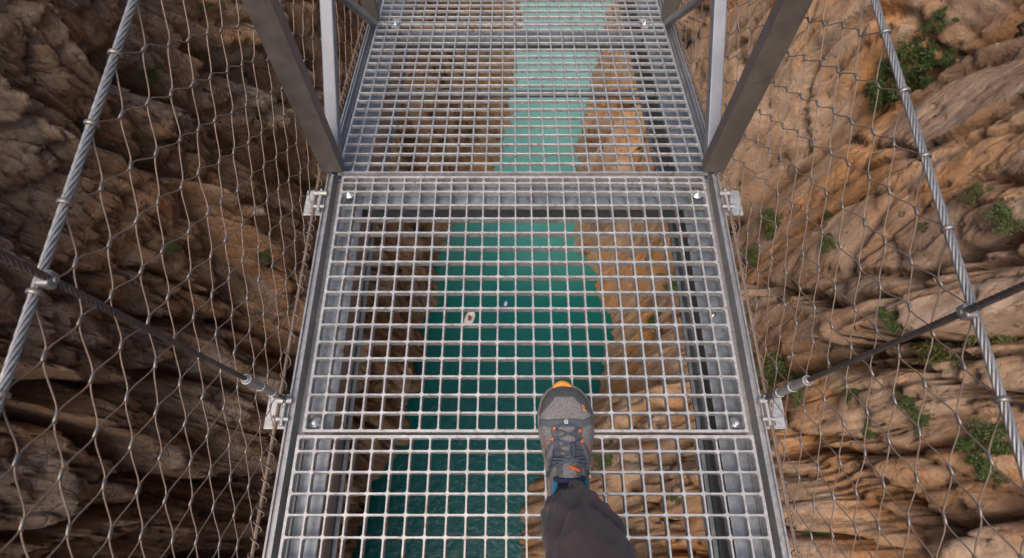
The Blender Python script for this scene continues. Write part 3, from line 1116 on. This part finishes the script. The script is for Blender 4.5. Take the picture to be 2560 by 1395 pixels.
V, F, na, nz = loft(legc, 60, 32)
F = F + [tuple(range(na))[::-1], tuple((nz - 1) * na + k for k in range(na))]
body = from_arrays("body", V, F, M["skin"], person)
V, F, na, nz = loft([(c[0], c[1], c[2], c[3] + .002, c[4] + .002) for c in legc[:4]], 30, 32)
from_arrays("sock", V, F, M["sock"], person)
V, F, na, nz = loft(trc, 220, 96, 1.0)
F = F + [tuple((nz - 1) * na + k for k in range(na))]
tr = from_arrays("trouser_leg", V, F, M["trouser"], person)
sm = tr.modifiers.new("thickness", "SOLIDIFY"); sm.thickness = 0.0016; sm.offset = 1
# stitched hem
hem = [tuple(V[2 * na + k]) for k in range(na)] + [tuple(V[2 * na])]

# ------------------------------------------------------------------ gorge
WZ = -70.0


shoreL = [(1325, 0), (1318, 60), (1310, 130), (1305, 200), (1282, 330), (1250, 430), (1165, 530), (1115, 600), (1090, 740), (1055, 800), (1055, 880), (1040, 960), (1025, 1040), (1035, 1100), (955, 1180), (905, 1260), (905, 1395)]
shoreR = [(1580, 0), (1580, 100), (1550, 190), (1500, 280), (1455, 350), (1438, 430), (1440, 530), (1450, 640), (1495, 740), (1515, 810), (1512, 900), (1490, 1000), (1420, 1090), (1345, 1200), (1320, 1300), (1305, 1395)]


def shore_fn(pts):
    P = [on_z(x, y, WZ) for x, y in pts]
    P.sort(key=lambda p: p.y)
    return np.array([p.y for p in P]), np.array([p.x for p in P])


def cliff(side, mat, seed, NY, NZ):
    # rows of the sheet: dense where the camera sees it large
    ycl = [(-70, -26, 40), (-26, -8, 110), (-8, 32, int(NY * 0.60)), (32, 100, int(NY * 0.32)), (100, 170, 40)]
    yv = np.concatenate([np.linspace(a, b, n, endpoint=False) for a, b, n in ycl] + [[170]])
    q = np.linspace(1 / 2.2, 1 / 80.0, NZ)
    zlow = -(1 / q) + 4.0                               # +1.8 ... -76
    zv = np.concatenate([np.linspace(5, 2.2, 10), zlow])
    Y, Z = np.meshgrid(yv, zv, indexing="ij")
    sy, sxv = shore_fn(shoreL if side < 0 else shoreR)
    xs = np.interp(yv, sy, sxv)
    k = np.exp(-0.5 * (np.arange(-9, 10) / 3.5) ** 2); k /= k.sum()
    xs = np.convolve(np.pad(xs, 9, mode="edge"), k, "valid")[:len(yv)]
    xs = np.where(yv < 0, xs + (-4 if side < 0 else 6) * np.clip(-yv / 30, 0, 1), xs)
    xs = xs + 0.9 * fbm(yv / 5.0, yv * 0 + 3.3 * side, 91, 3) + 0.5 * perlin(yv / 1.1, yv * 0 + 1.7, 95)
    rim = (-17.5 if side < 0 else 18.0) + 2.5 * np.sin(yv / 17.0 + side) + (-8 if side < 0 else 6) * np.clip((yv - 20) / 80, 0, 1)
    t = np.clip((Z - WZ) / (-6 - WZ), -0.1, 1.6)
    prof = np.where(t < 1, np.clip(t, 0, 1) ** (0.62 if side < 0 else 0.85), 1 + (t - 1) * 0.55)
    prof = np.where(t < 0, t * 0.4, prof)
    X = xs[:, None] + (rim - xs)[:, None] * prof
    # ---- relief
    p, z = Y, Z
    w1 = fbm(p / 11, z / 16, seed + 40, 3); w2 = fbm(p / 9 + 7, z / 13 + 3, seed + 50, 3)
    pw = p + (1.9 if side < 0 else 2.1) * w1 + (0.02 if side < 0 else 0.19) * z
    zw = z + 3.5 * w2
    near_shore = np.clip((Z - WZ) / 14, 0.30, 1)
    wa = 0.40 * fbm(p / 1.7, z / 2.3, seed + 60, 4); wb = 0.5 * fbm(p / 1.5 + 4, z / 2.2, seed + 64, 3)
    pq, zq = pw + wa, zw + wb
    if side < 0:
        D = 4.2 * billow(pw / 7.0, zw / 26, seed, 0.6) \
            + 3.6 * blocks(pq / 4.3, zq / 23.0, seed + 3, 0.8, 0.14, 1.35) + 0.85 * blocks(pq / 1.5 + 3, zq / 6.5, seed + 4, 0.8, 0.13, 0.85) \
            + 0.36 * blocks((pq + 0.3 * wb) / 0.55 + 1, (zq + wa) / 1.15, seed + 5, 0.8, 0.18, 0.8) + 0.11 * blocks((pq + 0.3 * wb) / 0.22, (zq + wa) / 0.4, seed + 6, 0.8, 0.2, 0.7)
        led = blocks(p / 9 + 0.4 * w2, (z + 0.18 * p + 2.2 * w1) / 4.1, seed + 9, 0.7, 0.12, 0.9)
        D = D + 1.1 * led
    else:
        m = np.clip((14.0 - p + 3.0 * w1) / 7.0, 0, 1)
        slab = 3.4 * billow(pw / 12, zw / 60, seed, 0.6) + 4.4 * blocks(pq / 5.6, zq / 42.0, seed + 3, 1.0, 0.07, 1.0) \
            + 0.42 * blocks(pq / 2.2 + 3, zq / 21, seed + 4, 0.7, 0.06, 0.9) + 0.06 * blocks(pq / 0.8 + 1, zq / 2.4, seed + 5, 0.8, 0.16, 0.7)
        pb = p + 0.19 * z + 1.8 * w1 + 0.6 * wa + 0.012 * (z + 34) ** 2 * np.clip((8 - p) / 10, 0, 1)
        lump = 2.6 * billow(pb / 7.0, zw / 18, seed + 9, 0.6) + 3.0 * blocks(pb / 3.5 + 2, zq / 10, seed + 10, 0.45, 0.13, 1.0) \
            + 0.5 * blocks(pb / 1.6 + 0.2 * wb, zq / 3.6, seed + 11, 0.6, 0.13, 0.9) + 0.08 * blocks((pq + 0.3 * wb) / 0.5, (zq + wa) / 0.6, seed + 12, 0.8, 0.2, 0.7)
        D = slab * (1 - m) + (lump + 0.35 * slab) * m
    j1 = np.abs(perlin(pw / 4.0 + 3, zw / 12.0, seed + 20))
    j2 = np.abs(perlin(p / 6.0 + 1.5 * w2, (z + 1.5 * w1) / 3.4, seed + 21))
    D = D - (1.6 if side < 0 else 0.9) * np.clip(1 - j1 / 0.06, 0, 1) ** 0.8 - (0.5 if side < 0 else 0.3) * np.clip(1 - j2 / 0.05, 0, 1)
    D = D + (0.20 if side < 0 else 0.11) * fbm(p / 0.8, z / 0.9, seed + 30, 3) + 0.10 * fbm(p / 0.22, z / 0.26, seed + 35, 3)
    D = (D - D.mean()) * near_shore
    # push along the outward normal of the smooth sheet (towards the river)
    dXdz = np.gradient(X, axis=1) / (np.gradient(Z, axis=1) + 1e-9)
    dXdy = np.gradient(X, axis=0) / (np.gradient(Y, axis=0) + 1e-9)
    nx_, ny_, nz_ = np.ones_like(X), -dXdy, -dXdz
    ln = np.sqrt(nx_ ** 2 + ny_ ** 2 + nz_ ** 2)
    sg = 1.0 if side < 0 else -1.0
    cl = lambda a, m: np.clip(a, -m, m)
    X = X + sg * D * nx_ / ln
    Y = Y + sg * D * cl(ny_ / ln, 0.5) * 0.6 + 0.25 * D * w1
    Z = Z + sg * D * cl(nz_ / ln, 0.6) * 0.8
    # keep the bridge clear and close the rim with a plateau behind
    lim = 9.0
    up = Z > -12
    X = np.where(up & (side * X < lim), side * lim + 0.15 * (X - side * lim), X)
    row = np.stack([X, Y, Z], -1)
    out1 = row[:, :1].copy(); out1[..., 0] += side * 40; out1[..., 2] += 4
    out2 = row[:, :1].copy(); out2[..., 0] += side * 400; out2[..., 2] += 10
    G = np.concatenate([out2, out1, row], 1)
    ny, nz = G.shape[:2]
    V = G.reshape(-1, 3)
    idx = np.arange(ny * nz).reshape(ny, nz)
    quads = np.stack([idx[:-1, :-1], idx[1:, :-1], idx[1:, 1:], idx[:-1, 1:]], -1).reshape(-1, 4)
    if side > 0:
        quads = quads[:, ::-1]
    me = bpy.data.meshes.new("cliff")
    me.vertices.add(len(V)); me.vertices.foreach_set("co", V.ravel())
    me.loops.add(quads.size); me.loops.foreach_set("vertex_index", quads.ravel().astype(np.int32))
    me.polygons.add(len(quads))
    me.polygons.foreach_set("loop_start", np.arange(0, quads.size, 4, dtype=np.int32))
    me.polygons.foreach_set("loop_total", np.full(len(quads), 4, dtype=np.int32))
    me.update(calc_edges=True)
    me.polygons.foreach_set("use_smooth", np.ones(len(quads), dtype=bool))
    o = link("cliff", me, mat)
    return o, V, quads


cl_l, VL, QL = cliff(-1, M["rock_l"], 11, 1150, 760)
tag(cl_l, "brown creviced limestone wall of the gorge left of the bridge", "cliff", kind="structure")
cl_r, VR, QR = cliff(1, M["rock_r"], 23, 1150, 760)
tag(cl_r, "ochre slabby limestone wall of the gorge right of the bridge", "cliff", kind="structure")

# river: one sheet far past both ends of the gorge
bm = bmesh.new()
bmesh.ops.create_grid(bm, x_segments=40, y_segments=60, size=1)
bmesh.ops.scale(bm, vec=(120, 300, 1), verts=bm.verts)
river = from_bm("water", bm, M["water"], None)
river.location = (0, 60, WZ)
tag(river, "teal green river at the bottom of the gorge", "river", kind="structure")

# ------------------------------------------------------------------ boats
def boat(name, label, cat, px, py, L, W, rot, hull, inner, mode):
    p = on_z(px, py, WZ)
    t = thing(name, label, cat, (p.x, p.y, WZ))
    t.rotation_euler = (0, 0, rot)
    n = 24
    V, F = [], []
    st = np.linspace(-1, 1, n)
    prof = [(0.0, -0.10), (0.6, -0.06), (0.92, 0.10), (1.0, 0.28), (0.86, 0.31), (0.78, 0.26), (0.70, 0.08), (0.0, 0.05)]
    m = len(prof)
    ring = prof + [(-x, z) for x, z in prof[::-1][1:-1]]
    m = len(ring)
    for s in st:
        taper = (1 - max(0, s) ** 2.6) * (1 - 0.35 * max(0, -s) ** 3) if mode == "dinghy" else (1 - abs(s) ** 2.2)
        taper = max(taper, 0.03)
        for x, z in ring:
            V.append((x * W / 2 * taper, s * L / 2, z + 0.10 * max(0, s) ** 3))
    for i in range(n - 1):
        for k in range(m):
            F.append((i * m + k, i * m + (k + 1) % m, (i + 1) * m + (k + 1) % m, (i + 1) * m + k))
    F.append(tuple(range(m))[::-1]); F.append(tuple((n - 1) * m + k for k in range(m)))
    from_arrays("hull", V, F, hull, t)
    return t


b1 = boat("boat", "small white dinghy with a rust-red load floating on the river", "boat", 1175, 796, 2.3, 1.2, R(-18), M["boat_white"], None, "dinghy")
for yy in (-0.55, 0.42):
    bm = bmesh.new(); box_bm(bm, -0.45, 0.45, yy - 0.09, yy + 0.09, 0.18, 0.22, 0.01); from_bm("thwart", bm, M["boat_white"], b1)
bm = bmesh.new()
for _ in range(7):
    g = bmesh.ops.create_icosphere(bm, subdivisions=2, radius=random.uniform(0.12, 0.20))
    bmesh.ops.translate(bm, vec=(random.uniform(-.2, .2), random.uniform(-.3, .25), random.uniform(.14, .26)), verts=g["verts"])
from_bm("load", bm, M["boat_in"], b1, True)
b2 = boat("kayak", "small blue kayak with a pale bow floating beside the dinghy", "kayak", 1262, 769, 2.2, 0.62, R(-14), M["boat_blue"], None, "kayak")
bm = bmesh.new()
g = bmesh.ops.create_uvsphere(bm, u_segments=16, v_segments=10, radius=0.2)
bmesh.ops.scale(bm, vec=(0.85, 1.9, 0.7), verts=g["verts"])
fd = from_bm("foredeck", bm, M["boat_white"], b2, True); fd.location = (0, 0.45, 0.22)
bm = bmesh.new(); bmesh.ops.create_cone(bm, cap_ends=True, segments=18, radius1=0.2, radius2=0.19, depth=0.06)
ck = from_bm("cockpit_rim", bm, M["sock"], b2); ck.location = (0, -0.2, 0.30); ck.scale = (0.8, 1.5, 1)

# ------------------------------------------------------------------ shrubs on the ledges
bvhL = BVHTree.FromPolygons([tuple(v) for v in VL], [tuple(q) for q in QL.tolist()])
bvhR = BVHTree.FromPolygons([tuple(v) for v in VR], [tuple(q) for q in QR.tolist()])


def shrub_proto(seed):
    r = random.Random(seed)
    V, F = [], []
    cl = [(r.gauss(0, .42), r.gauss(0, .42), r.uniform(.1, .5), r.uniform(.22, .42)) for _ in range(15)]
    for (cx, cy, cz, cr) in cl:
        for _ in range(150):
            d = Vector((r.gauss(0, 1), r.gauss(0, 1), r.gauss(0, 1))).normalized()
            rad = cr * (0.45 + 0.6 * r.random())
            p = Vector((cx, cy, cz)) + Vector((d.x * rad, d.y * rad, d.z * rad * 0.75))
            if p.z < 0: p.z = abs(p.z) * .3
            t1 = Vector((r.gauss(0, 1), r.gauss(0, 1), r.gauss(0, .6))).normalized()
            t2 = t1.cross(d + Vector((r.gauss(0, .5), r.gauss(0, .5), r.gauss(0, .5)))).normalized()
            L_, W_ = r.uniform(.05, .10), r.uniform(.018, .034)
            n0 = len(V)
            V += [tuple(p - t1 * L_), tuple(p + t2 * W_), tuple(p + t1 * L_), tuple(p - t2 * W_)]
            F.append((n0, n0 + 1, n0 + 2, n0 + 3))
    me = bpy.data.meshes.new("foliage"); me.from_pydata(V, [], F); me.materials.append(M["leaf"])
    acc = Acc()
    for (cx, cy, cz, cr) in cl:
        acc.tube([(0, 0, -0.1), (cx * .4, cy * .4, cz * .5), (cx, cy, cz)], [.035, .022, .008], 6)
    ms = bpy.data.meshes.new("stem"); ms.from_pydata([tuple(v) for v in np.concatenate(acc.v)], [], acc.f); ms.materials.append(M["stem"])
    return me, ms


PROT = [shrub_proto(s) for s in (3, 8, 21)]
# px, py in the photograph, spread in px, label
SHR = [
    (2312, 140, 95, "large green shrub in the rock gully near the top right corner by the cable"),
    (2255, 185, 80, "green shrub in the rock gully right beside the right cable, lower of two"),
    (2205, 245, 78, "dark olive shrub half hidden behind the right cable near its top"),
    (2372, 150, 50, "small yellowish shrub on the pale slab at the upper right"),
    (2362, 45, 45, "small shrub at the top edge of the right rock face"),
    (2440, 485, 48, "small dark shrub on the orange ledge far right, left of a pair"),
    (2515, 535, 60, "dark shrub on the orange ledge at the right frame edge, right of a pair"),
    (2312, 570, 26, "tiny tuft under the second ring of the right cable"),
    (1935, 560, 75, "green shrub on the slab edge behind the right net, close to the walkway"),
    (2075, 540, 42, "olive shrub high on the slab behind the middle of the right net"),
    (2080, 600, 38, "faint shrub in the slab crack behind the right net, below the olive one"),
    (1890, 640, 45, "shrub tucked at the foot of the slab right of the rail"),
    (1945, 915, 85, "dark shrub in the hollow left of the hanger sleeve on the right side"),
    (2000, 1005, 45, "shrub directly under the right hanger sleeve"),
    (2490, 845, 85, "bright green shrub on the ledge right of where cable and hanger cross"),
    (2335, 875, 75, "flat shrub on the ledge just below the right hanger cable"),
    (2230, 800, 55, "shrub above the right hanger cable in the orange hollow"),
    (2135, 985, 40, "small shrub on the bedding step below the hanger cable"),
    (2268, 1005, 62, "green shrub on the bedding ledge in the middle of the lower right rocks"),
    (2318, 1058, 42, "small bright shrub on the grey boulder at the lower right"),
    (2480, 1090, 85, "dark shrub behind the right cable near the lower right corner"),
    (2455, 1165, 70, "dark shrub below another in the shaded gap at the lower right"),
    (2170, 1075, 30, "dry tuft on the grey boulder between the net wires"),
    (2045, 1330, 60, "dark shrub in the deep hollow at the bottom right of the net"),
    (1690, 720, 50, "green shrub on the right rock seen through the grating, upper one"),
    (1640, 800, 45, "green shrub on the right rock seen through the grating, middle one"),
    (1510, 1160, 45, "green shrub seen through the grating right of the shoe laces"),
    (1690, 1245, 30, "small tuft seen through the near grating panel right of the trouser leg"),
    (215, 300, 42, "small green tuft high on the left rock face left of the cable"),
    (430, 615, 32, "mossy tuft on the left rock right of the left cable"),
    (375, 180, 34, "grey green shrub in the left rock hollow behind the cable top"),
    (505, 10, 26, "tiny tuft at the top edge of the left rock face"),
    (665, 640, 36, "mossy tuft on the left rock close to the walkway"),
]
first = None
for n_, (px, py, spr, lab) in enumerate(SHR):
    d = ray(px, py)
    bv = bvhL if px < 1280 else bvhR
    hit, nor, _, dist = bv.ray_cast(CAM, d.normalized())
    if hit is None:
        continue
    if nor.dot(d) > 0: nor = -nor
    dep = (hit - CAM).dot(Vector((0, CP, -SP)))
    size = spr / F_PX * dep * 0.78
    me, ms = PROT[n_ % 3]
    t = thing("shrub", lab, "shrub", hit - nor * size * 0.12, "shrubs on the cliff ledges")
    up = (nor * 0.8 + Vector((0, 0, 0.8))).normalized()
    qd = Vector((0, 0, 1)).rotation_difference(up)
    t.rotation_mode = "QUATERNION"
    t.rotation_quaternion = qd @ Matrix.Rotation(random.uniform(0, 6.28), 3, "Z").to_quaternion()
    t.scale = (size * random.uniform(.9, 1.25), size * random.uniform(.75, 1.0), size * 0.8)
    a = bpy.data.objects.new("foliage", me); COL.objects.link(a); a.parent = t
    b = bpy.data.objects.new("stem", ms); COL.objects.link(b); b.parent = t

# ------------------------------------------------------------------ light
w = bpy.data.worlds.new("World")
scene.world = w
w.use_nodes = True
nt = w.node_tree
bg = nt.nodes["Background"]
sky = nt.nodes.new("ShaderNodeTexSky")
sky.sky_type = "NISHITA"
sky.sun_disc = False
EL, AZ = 64.0, 204.0       # azimuth clockwise from +Y: light comes from the left, slightly behind
sky.sun_elevation = R(EL)
sky.sun_rotation = R(AZ)
sky.air_density = 1.0
sky.dust_density = 4.0
nt.links.new(sky.outputs[0], bg.inputs["Color"])
bg.inputs["Strength"].default_value = 0.13
sl = bpy.data.lights.new("sun", "SUN")
sl.energy = 1.35
sl.angle = R(32)
sl.color = (1.0, 0.90, 0.78)
so = bpy.data.objects.new("sun", sl)
COL.objects.link(so)
dirv = Vector((math.sin(R(AZ)) * math.cos(R(EL)), math.cos(R(AZ)) * math.cos(R(EL)), math.sin(R(EL))))
so.rotation_mode = "QUATERNION"
so.rotation_quaternion = Vector((0, 0, 1)).rotation_difference(dirv)
so.location = (0, 0, 30)

vs = scene.view_settings
vs.view_transform = "Standard"
vs.look = "None"
vs.exposure = 0.9
vs.gamma = 1.0
scene.cycles.max_bounces = 8
scene.cycles.diffuse_bounces = 4
